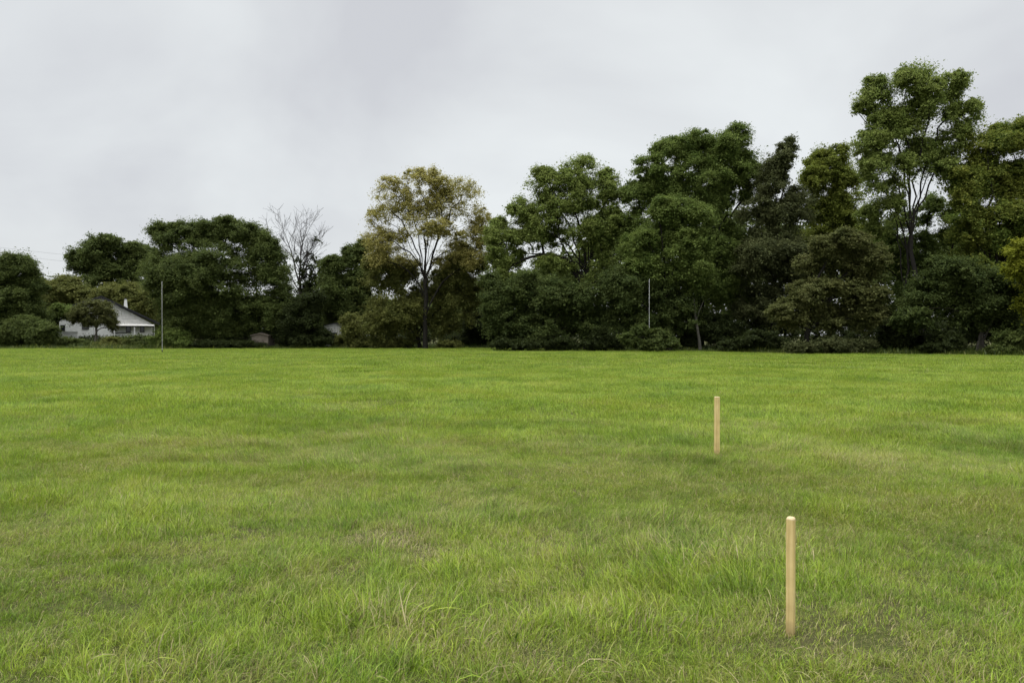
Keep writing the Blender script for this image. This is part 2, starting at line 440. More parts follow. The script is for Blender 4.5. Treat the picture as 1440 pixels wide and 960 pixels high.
def skeleton(bases, fork, ends, nl, rng, rbase, wob=.06, rtip=.018, up=.45):
    """trunk(s) to the fork, main limbs to spread-out ends, side branches to the rest"""
    nodes, par, chains = [], [], []
    def path(start_idx, pts):
        ids = [start_idx]
        for p in pts: nodes.append(p); par.append(ids[-1]); ids.append(len(nodes)-1)
        chains.append(ids)
        return ids
    tops = []
    for b in bases:
        nodes.append(np.array(b, float)); par.append(-1); s = len(nodes)-1
        h = np.linalg.norm(fork - b); m = 7
        pts = [b + (fork-b)*(q/m) + rng.normal(0, wob*h*.25, 3)*np.array([1, 1, .2])*(q/m) for q in range(1, m+1)]
        tops.append(path(s, pts))
    ends = list(ends)
    chosen = [int(np.argmax([e[2] for e in ends]))]
    dmin = np.array([np.linalg.norm(e-ends[chosen[0]]) for e in ends])
    while len(chosen) < min(nl, len(ends)):
        c = int(np.argmax(dmin*rng.uniform(.75, 1, len(ends)))); chosen.append(c)
        dmin = np.minimum(dmin, [np.linalg.norm(e-ends[c]) for e in ends])
    for c in chosen:
        tr = tops[rng.integers(len(tops))]
        e = ends[c]
        cand = [q for q in tr[3:] if nodes[q][2] < e[2]-.3] or [tr[3]]
        s = cand[-1] if rng.random() < .6 else cand[rng.integers(len(cand))]
        p0 = nodes[s]; L = np.linalg.norm(e-p0); hor = (e-p0)*np.array([1, 1, 0])
        c1 = p0 + hor*.28 + np.array([0, 0, 1])*up*L
        m = max(5, int(L/1.0))
        pts = []
        for q in range(1, m+1):
            u = q/m; pts.append((1-u)**2*p0 + 2*u*(1-u)*c1 + u*u*e + rng.normal(0, min(.012*L, .12), 3)*(u < 1))
        path(s, pts)
    rest = [q for q in range(len(ends)) if q not in chosen]
    rest.sort(key=lambda q: np.linalg.norm(ends[q]-fork))
    for q in rest:
        e = ends[q]; A = np.array(nodes)
        cost = np.linalg.norm(A-e, axis=1) + 1.2*np.maximum(0, A[:, 2]-e[2]+.2)
        for tr in tops: cost[tr[:3]] += 30
        s = int(np.argmin(cost)); p0 = A[s]; L = np.linalg.norm(e-p0)
        m = max(3, int(L/.9)); c1 = p0 + (e-p0)*.5 + np.array([0, 0, .16*L]) + rng.normal(0, .07*L, 3)
        path(s, [(1-u)**2*p0 + 2*u*(1-u)*c1 + u*u*e for u in np.arange(1, m+1)/m])
    w = np.zeros(len(nodes))
    has = set(par)
    for k in range(len(nodes)-1, -1, -1):
        if k not in has: w[k] += 1
        if par[k] >= 0: w[par[k]] += w[k]
    r = rtip*.62*w**.5
    top_r = max(r[t[0]] for t in tops)
    r = r*np.minimum(1, rbase/top_r) if top_r > rbase else r*(1+(rbase/top_r-1)*(w/w.max())**1.3)
    out = []
    A = np.array(nodes)
    for ids in chains:
        rr = r[ids].copy(); rr[0] = min(rr[0], rr[1]*1.25)
        if par[ids[0]] == -1: rr[0] = rr[1]*1.35            # root flare
        out.append((A[ids], np.maximum(rr, .006)))
    return out


def leaves(C, OUT, Rc, n, leaf, rng, droop, flat):
    """sprays of leaf faces round clump centres C, leaning along OUT"""
    k = 6
    nc = len(C)
    D = unit(OUT[:, None]*.55 + rng.normal(0, .75, (nc, k, 3))*np.array([1, 1, .7]) + np.array([0, 0, .1]))
    per = max(1, n//k)
    t = rng.uniform(.05, .96, (nc, k, per))**.8
    Rr = (Rc[:, None]*rng.uniform(.7, 1.25, (nc, k)))[..., None]
    p = C[:, None, None] + D[:, :, None]*(t*Rr)[..., None]
    p = p + np.clip(rng.normal(0, 1, p.shape), -1.8, 1.8)*(Rr*.19*(.55+t))[..., None]*np.array([1, 1, flat])
    p[..., 2] -= droop*(t*t)*Rr
    p = p.reshape(-1, 3); m = len(p)
    nrm = unit(np.repeat(np.repeat(OUT, k, 0), per, 0)*.5 + np.array([0, 0, .7]) + rng.normal(0, .48, (m, 3)))
    a = unit(np.cross(nrm, rng.normal(0, 1, (m, 3)))); b = np.cross(nrm, a)
    L = (leaf*np.clip(rng.lognormal(-.08, .42, m), .4, 2.1))[:, None]; W = L*rng.uniform(.45, .8, m)[:, None]
    f = nrm*L*.13
    V = np.stack([p - a*L*.5, p + b*W*.5 + f, p + a*L*.5 - f, p - b*W*.5 + f], 1).reshape(-1, 3)
    return V


NL = 0
def plant(name, label, cat, Y, lobes, mat, trunk_px=None, base_py=None, fork_py=None, leaf=.155, dens=1.0, clump=.95, nl=7, rbase=.28, seed=0,
          bark=None, inner=.35, group=None, parts=('trunk', 'crown'), depth=1.0, droop=.25, flat=.6, stems=1, spread=.5, up=.45, per=190, shell=.5, rtip=.018, fill=1.0, ragged=3):
    """lobes: (px, py, rx, ry[, dy metres]) bulges of the crown as seen in the photo, each a solid ellipsoid at its own distance"""
    rng = np.random.default_rng(seed*7919 + int(Y*10))
    s = Y/FPX
    cs, outs, rc, fc, fo, fr_ = [], [], [], [], [], []
    bulges = []
    for px, py, rx, ry in lobes:
        c = at(px, py, Y); c[1] = Y + rng.uniform(-.6, .6)
        ex = np.array([rx*s, (rx+ry)*.5*s*depth, ry*s])
        bulges.append((c, ex*.92))
        # smaller boughs breaking out of each bulge, so that no outline stays round
        for q in range(ragged if min(rx, ry)*s > 1.0 else 1):
            v = unit(rng.normal(0, 1, 3)*np.array([1, .8, .9]) + np.array([0, -.15, .25]))
            k = rng.uniform(.38, .62)
            bulges.append((c + v*ex*rng.uniform(.48, .74), ex*k*np.array([rng.uniform(.8, 1.25), 1, rng.uniform(.65, 1.25)])))
    for c, ex in bulges:
        px, py = c[0]/s, c[2]/s
        area = 4*np.pi*((ex[0]*ex[1])**1.6 + (ex[0]*ex[2])**1.6 + (ex[1]*ex[2])**1.6)**(1/1.6)/3**(1/1.6)
        cr = min(clump, max(.55*ex.min(), .62*clump))
        n1 = max(5, int(area/(np.pi*cr*cr)*.86*dens)); n2 = int(n1*inner)
        v = unit(rng.normal(0, 1, (n1+n2, 3)))
        v[:n1, 2] = np.where((v[:n1, 2] < -.35) & (rng.random(n1) < .45), -v[:n1, 2], v[:n1, 2])
        fr = np.concatenate([rng.uniform(.72, 1.0, n1), rng.uniform(.2, .7, n2)])
        # uneven outline: whole sides of a bulge stand out or fall back
        fr = fr*(.86 + .24*vnoise(v[:, 0]*3+px, v[:, 2]*3+py, .9, seed+2))
        sh = np.maximum(ex - .7*cr, .35*ex)
        p = c + v*fr[:, None]*sh
        cs.append(p); outs.append(unit(v/ex*ex.mean() + np.array([0, 0, .12]))); rc.append(cr*np.clip(rng.lognormal(-.04, .30, n1+n2), .55, 1.45))
        # loose foliage filling the hollows between the clumps
        n3 = int(n1*.3*fill); v = unit(rng.normal(0, 1, (n3, 3)))
        fc.append(c + v*rng.uniform(.45, .92, n3)[:, None]*sh); fo.append(unit(v + np.array([0, 0, .3]))); fr_.append(np.full(n3, min(1.7, .55*ex.min())))
    C = np.concatenate(cs); O = np.concatenate(outs); RC = np.concatenate(rc)
    ok = C[:, 2] > .35
    C, O, RC = C[ok], O[ok], RC[ok]
    C[:, 2] = np.maximum(C[:, 2], .45)
    trunk_px = trunk_px if trunk_px is not None else float(np.mean([l[0] for l in lobes]))
    bx, by = (trunk_px-HX)/FPX*Y, Y
    loc = np.array([bx, by, float(gh(bx, by)) - .05])
    zmin = C[:, 2].min()
    fz = EYE + (HY-fork_py)*s if fork_py else max(.4, zmin + .15*(C[:, 2].max()-zmin))
    fork = np.array([bx + rng.normal(0, .15), by + rng.normal(0, .15), fz])
    bases = [loc + np.array([rng.uniform(-spread, spread), rng.uniform(-spread, spread), 0])*(stems > 1) for _ in range(stems)]
    t = empty(name, loc, label, cat, group)
    TV, TF = tubes(skeleton(bases, fork, C, nl, rng, rbase, rtip=rtip, up=up))
    mesh_np(parts[0], TV - loc, TF, bark or M_BARK, t, smooth=True)
    nleaf = int(1.75*per*(np.mean(RC)/.95)**1.6*(.23/leaf)**1.35)
    LV = leaves(C, O, RC, max(18, nleaf), leaf, rng, droop, flat)
    if fill > 0:
        LV = np.concatenate([LV, leaves(np.concatenate(fc), np.concatenate(fo), np.concatenate(fr_), int(nleaf*1.3), leaf, rng, droop, .8)])
    global NL; NL += len(LV)//4
    LV[:, 2] = np.maximum(LV[:, 2], .02)
    q = np.arange(len(LV)//4)*4
    mesh_np(parts[1], LV - loc, np.stack([q, q+1, q+2, q+3], 1), mat, t)
    return t


L_DARK = leaf_mat('leaves_dark_green', (.072,.104,.028), (.125,.155,.042))
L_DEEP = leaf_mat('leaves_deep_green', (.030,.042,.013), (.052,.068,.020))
L_MID = leaf_mat('leaves_mid_green', (.105,.160,.036), (.180,.228,.056))
L_FRESH = leaf_mat('leaves_fresh_green', (.150,.210,.048), (.240,.285,.074))
L_LIGHT = leaf_mat('leaves_light_green', (.140,.185,.030), (.210,.235,.044))
L_LIME = leaf_mat('leaves_yellow_green', (.190,.235,.022), (.270,.280,.034))
L_OLIVE = leaf_mat('leaves_olive', (.110,.132,.033), (.185,.192,.054))
L_AUTUMN = leaf_mat('leaves_autumn', (.300,.285,.082), (.430,.390,.130), patch=2.2)
L_BROWN = leaf_mat('leaves_brown_green', (.078,.096,.036), (.128,.140,.056))
L_TAWNY = leaf_mat('leaves_tawny', (.090,.108,.032), (.155,.160,.055))
L_SHADE = leaf_mat('leaves_low_shade_green', (.058,.088,.025), (.102,.130,.036))  # low trees: shade at the foot of the wood put into darker leaves
L_WARM = leaf_mat('leaves_turning', (.115,.178,.036), (.235,.250,.048), patch=2.6)


# ---- left third
plant('broadleaf_tree', 'dark green tree cut off by the left picture edge, with a loose airy top', 'tree', 90,
      [(14,380,34,32), (-25,400,45,45), (42,402,22,24), (20,425,50,35), (-20,455,50,45), (35,452,38,32)], L_DARK, 5, seed=1, nl=6, fork_py=450)
plant('broadleaf_tree', 'round crowned tree rising behind the house roof', 'tree', 128,
      [(150,362,42,34), (118,372,22,24), (186,368,26,26), (160,395,52,30), (208,362,16,22)], L_DARK, 158, seed=2, nl=7, fork_py=425, leaf=.24, clump=1.2, per=150)
plant('broadleaf_tree', 'yellowish green bushy tree between the left edge tree and the house', 'tree', 116,
      [(92,408,34,24), (62,412,28,22), (125,425,40,28), (75,440,40,30), (165,420,36,28), (195,432,30,34)], L_OLIVE, 90, seed=3, nl=6, fork_py=450, leaf=.24, clump=1.15, per=150)
plant('broadleaf_tree', 'wide dense dark tree with a flat domed crown beside the thin pole', 'tree', 89,
      [(236,334,30,26), (268,326,32,20), (300,326,36,20), (335,326,34,20), (362,338,24,26), (300,385,85,55), (372,372,40,42), (255,395,55,55), (330,440,75,42), (392,418,26,50),
       (252,445,28,36), (285,450,60,36), (222,398,22,26)], L_DARK, 300, seed=4, nl=10, fork_py=430, rbase=.5, clump=1.05, inner=.5, ragged=2)
plant('broadleaf_tree', 'shadowy green tree left of the autumn tinted tree', 'tree', 95,
      [(502,362,26,24), (478,388,34,30), (470,425,36,36), (512,405,32,42), (495,448,42,36)], L_DARK, 495, seed=5, nl=7, fork_py=440)
# ---- middle
plant('autumn_tree', 'tall tree turning tan and gold with limbs fanning out from a straight trunk', 'tree', 84,
      [(600,262,52,29), (552,284,38,34), (648,282,40,35), (532,308,22,22), (668,312,24,28), (575,292,30,30), (622,290,32,30), (548,338,32,24), (655,345,30,26),
       (600,320,50,30), (525,335,22,22), (680,335,18,26), (560,360,34,24), (640,360,34,24), (535,362,24,22), (672,366,24,24)], L_AUTUMN, 598, fork_py=392, leaf=.13, fill=.8, ragged=2, dens=1.15, clump=.95, nl=20, rbase=.27, seed=6, inner=.2, per=40, up=.62, rtip=.050)
plant('broadleaf_tree', 'thin olive brown tree wrapped loosely round the trunk of the autumn tinted tree', 'tree', 86.5,
      [(545,392,38,34), (560,435,44,40), (652,388,38,34), (640,430,44,38), (600,425,36,30), (585,462,60,26), (535,455,32,32), (655,372,34,28), (612,398,34,24), (668,410,26,30), (530,375,24,26), (640,402,34,26), (560,388,34,26)], L_OLIVE, 588, seed=7, nl=8,
      rbase=.14, dens=.8, per=120, stems=2, inner=.3)
plant('broadleaf_tree', 'fresh green tree with open limbs showing sky, right of the autumn tinted tree', 'tree', 80,
      [(815,244,38,30), (770,264,36,30), (735,298,30,30), (854,262,20,32), (800,286,46,28), (718,342,24,34), (752,330,30,28), (856,320,24,44), (700,320,14,20), (842,385,30,30), (697,352,20,34), (705,385,22,28),
       (775,372,34,22), (820,330,36,36), (768,318,38,36)], L_FRESH, 826, fork_py=385, seed=8, nl=13, rbase=.36, inner=.4, dens=.9, per=125, up=.6, rtip=.036, leaf=.15)
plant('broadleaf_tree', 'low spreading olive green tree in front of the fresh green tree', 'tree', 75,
      [(775,420,46,36), (735,415,36,32), (720,455,38,32), (770,460,50,28), (815,430,36,40), (692,412,22,32), (700,440,22,34), (830,462,36,28)], L_SHADE, 770, seed=9, nl=7, rbase=.2, fork_py=470, inner=.5)
plant('broadleaf_tree', 'broad dark green tree with a lumpy top left of the purple brown tree', 'tree', 78,
      [(960,212,40,31), (1025,214,38,31), (993,214,38,26), (915,242,34,32), (990,250,56,38), (893,278,26,34), (1052,248,26,36), (1005,300,50,36), (940,285,44,34), (890,330,30,40),
       (1010,350,46,40), (1010,410,50,42)], L_MID, 985, seed=10, nl=11, rbase=.42, fork_py=400, inner=.3, rtip=.03)
plant('broadleaf_tree', 'mid height green tree with drooping boughs behind the white pole', 'tree', 73,
      [(938,304,36,30), (978,305,34,28), (905,345,38,36), (960,350,44,34), (945,385,36,26), (900,380,34,26), (985,372,30,36)],
      L_MID, 940, seed=11, nl=9, rbase=.3, fork_py=420, inner=.5, droop=.5)
plant('broadleaf_tree', 'shaded lower boughs of the mid height tree, a separate darker tree behind the white pole', 'tree', 73,
      [(895,415,44,32), (945,418,42,32), (870,400,28,38), (880,448,42,32), (960,450,44,32), (920,455,40,30)], L_SHADE, 925, seed=20, nl=8, rbase=.18, fork_py=462, inner=.5)  # lower crown of the mid height tree split off, shade put into leaf colour
plant('broadleaf_tree', 'dark purple brown tree with a narrow pointed top', 'tree', 75,
      [(1102,219,16,24), (1092,236,24,24), (1084,264,32,28), (1066,300,36,34), (1112,300,34,34), (1090,345,44,38), (1055,372,36,44), (1110,390,40,40), (1070,430,46,42)],
      L_BROWN, 1085, ragged=1, seed=12, nl=9, rbase=.3, fork_py=400, inner=.35)
plant('broadleaf_tree', 'yellow green tree showing behind and left of the tallest tree', 'tree', 80,
      [(1162,230,32,30), (1142,262,24,32), (1186,268,32,36), (1165,300,36,34), (1150,345,30,40), (1195,330,34,36)], L_LIGHT, 1165, seed=13, nl=7, rbase=.26, fork_py=380)
# ---- right third
plant('broadleaf_tree', 'tallest tree of the wood, tall twin stems and a high airy crown', 'tree', 67,
      [(1285,118,42,30), (1232,136,36,30), (1336,118,28,32), (1305,158,46,32), (1246,172,36,30), (1355,162,28,24), (1218,205,28,30), (1335,200,30,28),
       (1228,250,36,36), (1240,300,34,36), (1330,240,26,26), (1272,190,40,34), (1300,225,34,34), (1262,240,30,34)], L_FRESH, 1280, seed=14, nl=14, rbase=.19, fork_py=330, stems=2, spread=1.0, dens=.9, inner=.28, per=125, up=.6, rtip=.036, leaf=.15)
plant('broadleaf_tree', 'slender airy tree filling the gap below the tallest crown', 'tree', 72,
      [(1310,300,26,30), (1290,350,30,30), (1330,350,28,34), (1255,360,26,34), (1285,405,44,36), (1225,365,32,34), (1345,310,24,30), (1262,325,30,30)], L_MID, 1300, seed=15, nl=8, rbase=.2, fork_py=440, dens=.8, per=110, inner=.2, rtip=.03)
plant('broadleaf_tree', 'tawny brown leaved tree with tiered boughs in front of the tallest tree', 'tree', 63,
      [(1188,342,42,22), (1152,352,30,18), (1226,354,28,18), (1160,372,42,28), (1215,372,36,28), (1145,410,44,28), (1200,412,46,28), (1160,446,50,26), (1220,445,34,26), (1110,440,30,26)],
      L_TAWNY, 1136, seed=16, nl=9, rbase=.22, fork_py=455, flat=.3, inner=.45, stems=1)
plant('broadleaf_tree', 'large green tree with yellowing tips at the right picture edge', 'tree', 66,
      [(1428,190,40,34), (1382,212,36,30), (1400,250,52,36), (1358,262,30,34), (1440,255,40,40), (1350,310,28,36), (1400,310,50,38), (1450,320,40,44), (1475,230,40,50),
       (1390,360,50,36)], L_WARM, 1405, seed=17, nl=10, rbase=.38, fork_py=380, inner=.4)
plant('broadleaf_tree', 'bright lime green tree low at the right picture edge', 'tree', 57,
      [(1436,352,30,20), (1428,378,26,20), (1455,380,36,36), (1470,420,36,40)], L_LIME, 1462, seed=18, nl=5, rbase=.16, fork_py=440, inner=.3)
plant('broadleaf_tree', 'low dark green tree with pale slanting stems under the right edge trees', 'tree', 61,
      [(1340,385,46,26), (1385,400,46,32), (1310,410,44,30), (1425,425,40,36), (1360,435,60,30), (1290,440,40,30), (1400,455,50,26)], L_SHADE, 1380, seed=19, nl=9,
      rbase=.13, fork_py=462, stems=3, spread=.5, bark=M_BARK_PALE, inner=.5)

# ---- bushes along the foot of the wood
BUSH = [
 ('leafy green bush at the foot of the white pole', 67, [(884,477,16,12), (904,465,17,11), (928,471,18,12), (915,483,36,10), (946,482,11,9)], L_DARK),
 ('tall bush under the left edge tree', 86, [(28,462,32,26), (60,470,28,20), (5,475,30,18)], L_DARK),
 ('low dark hedge bush below the white left wall of the house', 89, [(100,482,34,10), (66,481,26,12), (128,487,22,8)], L_DARK),
 ('pale olive bush right of the small tree by the house', 89, [(162,482,24,11), (148,487,16,8)], L_OLIVE),
 ('spreading bush under the porch windows of the house', 89, [(192,480,26,11), (205,484,24,9)], L_DARK),
 ('rounded light tipped bush directly behind the thin pole', 86, [(242,474,28,15), (225,480,20,13), (262,482,16,11)], L_MID),
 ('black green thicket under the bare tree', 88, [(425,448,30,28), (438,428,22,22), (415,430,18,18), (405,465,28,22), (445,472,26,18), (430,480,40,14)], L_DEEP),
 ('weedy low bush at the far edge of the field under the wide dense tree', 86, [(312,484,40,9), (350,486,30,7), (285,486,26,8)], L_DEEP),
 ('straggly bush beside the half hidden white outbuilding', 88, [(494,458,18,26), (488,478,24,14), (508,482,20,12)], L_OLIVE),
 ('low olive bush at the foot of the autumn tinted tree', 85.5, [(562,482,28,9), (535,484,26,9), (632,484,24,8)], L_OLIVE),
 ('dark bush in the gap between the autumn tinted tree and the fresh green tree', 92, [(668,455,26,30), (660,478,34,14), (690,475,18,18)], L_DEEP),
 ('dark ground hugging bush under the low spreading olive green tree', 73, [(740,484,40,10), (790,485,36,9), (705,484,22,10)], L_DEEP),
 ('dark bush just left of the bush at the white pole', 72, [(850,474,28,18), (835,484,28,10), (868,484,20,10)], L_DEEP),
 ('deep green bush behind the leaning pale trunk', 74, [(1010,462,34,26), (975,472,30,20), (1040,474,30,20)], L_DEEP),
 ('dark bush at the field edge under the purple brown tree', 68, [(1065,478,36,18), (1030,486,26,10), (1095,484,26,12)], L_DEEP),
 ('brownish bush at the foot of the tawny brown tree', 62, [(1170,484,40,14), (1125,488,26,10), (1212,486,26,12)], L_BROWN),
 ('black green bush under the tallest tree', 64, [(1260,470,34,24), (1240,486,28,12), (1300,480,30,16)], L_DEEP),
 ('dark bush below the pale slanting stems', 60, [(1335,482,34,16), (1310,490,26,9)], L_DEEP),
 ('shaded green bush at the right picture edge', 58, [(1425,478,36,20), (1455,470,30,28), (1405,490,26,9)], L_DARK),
]
for q, (lab, Y, lobes, m) in enumerate(BUSH):
    plant('bush', lab, 'bush', Y, lobes, m, seed=40+q, nl=6, rbase=.06, clump=.55, leaf=.14, stems=3, spread=.35, parts=('stem', 'foliage'),
          group='bushes along the foot of the wood', inner=.6, per=170, rtip=.012)

# small many-stemmed tree in front of the house
plant('small_tree', 'small grey green tree with several thin stems in front of the white house', 'tree', 93,
      [(130,434,24,16), (111,443,17,15), (149,443,18,18), (157,458,9,14), (130,450,22,11)], L_TAWNY, 134, fork_py=458, seed=70, nl=9, rbase=.09, stems=4, spread=.9, leaf=.14,
      clump=.6, dens=.9, per=120, bark=M_BARK_PALE)

plant('small_tree', 'small rounded green tree at the left corner of the white house', 'tree', 95,
      [(82,438,19,13), (97,441,14,12), (70,447,15,12)], L_MID, 80, fork_py=458, seed=71, nl=6, rbase=.08, stems=2, spread=.4, leaf=.14, clump=.55, per=150)

# far wood behind the trees: reads as one dark mass through the gaps
rng = np.random.default_rng(5)
n = 2600
px = rng.uniform(-260, 1750, n); top = np.interp(px, [-260, 60, 200, 420, 470, 560, 660, 760, 900, 1150, 1300, 1750], [400, 405, 410, 425, 420, 430, 425, 375, 315, 300, 350, 280])
YY = np.interp(px, [-260, 600, 1000, 1750], [150, 130, 110, 100]) + rng.uniform(-5, 8, n)
z = (EYE + (HY-top)/FPX*YY)*rng.uniform(.05, 1, n)**.75
C = np.stack([(px-HX)/FPX*YY, YY, np.maximum(z, .6)], 1)
O = unit(np.stack([rng.normal(0, .4, n), np.full(n, -.7), np.full(n, .5)], 1))
LV = leaves(C, O, np.full(n, 2.2), 84, .65, rng, .2, .7); LV[:, 2] = np.maximum(LV[:, 2], .02)
q = np.arange(len(LV)//4)*4
o = mesh_np('far_wood', LV, np.stack([q, q+1, q+2, q+3], 1), L_DARK)
tag(o, 'dense dark woodland far behind the field edge trees', 'wood', kind='stuff')


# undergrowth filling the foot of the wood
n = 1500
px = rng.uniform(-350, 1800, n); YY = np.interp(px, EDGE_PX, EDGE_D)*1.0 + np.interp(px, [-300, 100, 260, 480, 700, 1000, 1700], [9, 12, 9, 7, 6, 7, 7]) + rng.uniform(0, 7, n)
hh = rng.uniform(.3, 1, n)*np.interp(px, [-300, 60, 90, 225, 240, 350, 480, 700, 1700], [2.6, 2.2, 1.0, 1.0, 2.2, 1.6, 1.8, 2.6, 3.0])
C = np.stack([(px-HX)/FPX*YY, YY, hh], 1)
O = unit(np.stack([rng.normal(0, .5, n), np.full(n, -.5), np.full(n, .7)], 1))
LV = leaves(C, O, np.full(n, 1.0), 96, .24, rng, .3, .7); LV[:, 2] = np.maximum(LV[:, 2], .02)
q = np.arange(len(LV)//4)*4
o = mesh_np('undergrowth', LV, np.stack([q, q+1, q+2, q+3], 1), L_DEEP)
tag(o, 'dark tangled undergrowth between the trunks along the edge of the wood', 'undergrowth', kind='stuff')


# ---- bare tree
def bare_tree():
    rng = np.random.default_rng(17)
    Y = 112
    b = at(424, 488, Y); b[2] = 0
    chains = []
    def grow(p, d, L, r, lev):
        m = 6; pts = [p]
        for q in range(m):
            d = unit(d + rng.normal(0, .11, 3) + np.array([0, 0, .05])); p = p + d*L/m; pts.append(p)
        rr = np.linspace(r, r*.5, m+1); chains.append((np.array(pts), np.maximum(rr, .015)))
        if lev == 0: return
        for _ in range([0, 5, 5, 5, 5][lev]):
            k = rng.integers(2, m+1)
            dd = unit(unit(pts[k]-pts[k-1]) + rng.normal(0, .5, 3) + np.array([0, 0, .12]))
            grow(pts[k], dd, L*rng.uniform(.45, .7), rr[k]*.62, lev-1)
    def limb(px, py, px2, py2, r, dy):
        p = at(px, py, Y); e = at(px2, py2, Y+dy); grow(p, unit(e-p), np.linalg.norm(e-p)*.72, r*.8, 3)
    f = at(422, 400, Y)
    chains.append((np.array([b + (f-b)*t + rng.normal(0, .08, 3) for t in np.linspace(0, 1, 7)]), np.linspace(.34, .2, 7)))
    limb(422, 402, 392, 320, .16, -.8); limb(422, 402, 412, 312, .17, .9); limb(422, 400, 436, 335, .15, -.5); limb(423, 415, 460, 340, .14, .6); limb(423, 425, 450, 378, .12, -1)
    limb(422, 410, 380, 340, .12, .5)
    V, F = tubes(chains)
    t = empty('bare_tree', b, 'leafless grey tree with fine twigs against the sky, right of the wide dense tree', 'tree')
    mesh_np('trunk', V-b, F, plain('bare_bark', (.052, .045, .042), .9, 5, .3), t, smooth=True)
    n = 110
    c = np.stack([rng.normal(440, 14, n), rng.normal(402, 22, n)], 1)
    C = np.array([at(a_, b_, Y + rng.uniform(-1.5, 1.5)) for a_, b_ in c])
    LV = leaves(C, unit(rng.normal(0, 1, (n, 3))), np.full(n, .8), 60, .3, rng, .2, .7)
    q = np.arange(len(LV)//4)*4
    mesh_np('ivy', LV-b, np.stack([q, q+1, q+2, q+3], 1), L_DEEP, t)
bare_tree()

# leaning pale dead trunk at the wood edge
def dead_trunk():
    p0 = at(985, 492, 72); p0[2] = -.05
    t = empty('dead_trunk', p0, 'pale bare trunk leaning slightly left at the dark edge of the wood', 'tree trunk')
    p1 = at(979, 452, 72); p2 = at(976, 420, 72.5)
    V, F = tubes([(np.array([p0, p0*.6+p1*.4+[.05, 0, 0], p1, p1*.5+p2*.5+[-.05, 0, 0], p2]), np.array([.2, .14, .12, .1, .06])),
                  (np.array([p1, p1*.6+p2*.4+[.3, -.1, 0], p2+[.9, -.2, -.2]]), np.array([.06, .045, .02]))])
    mesh_np('trunk', V-p0, F, plain('pale_dead_bark', (.10, .093, .078), .9, 5, .35), t, smooth=True)
dead_trunk()


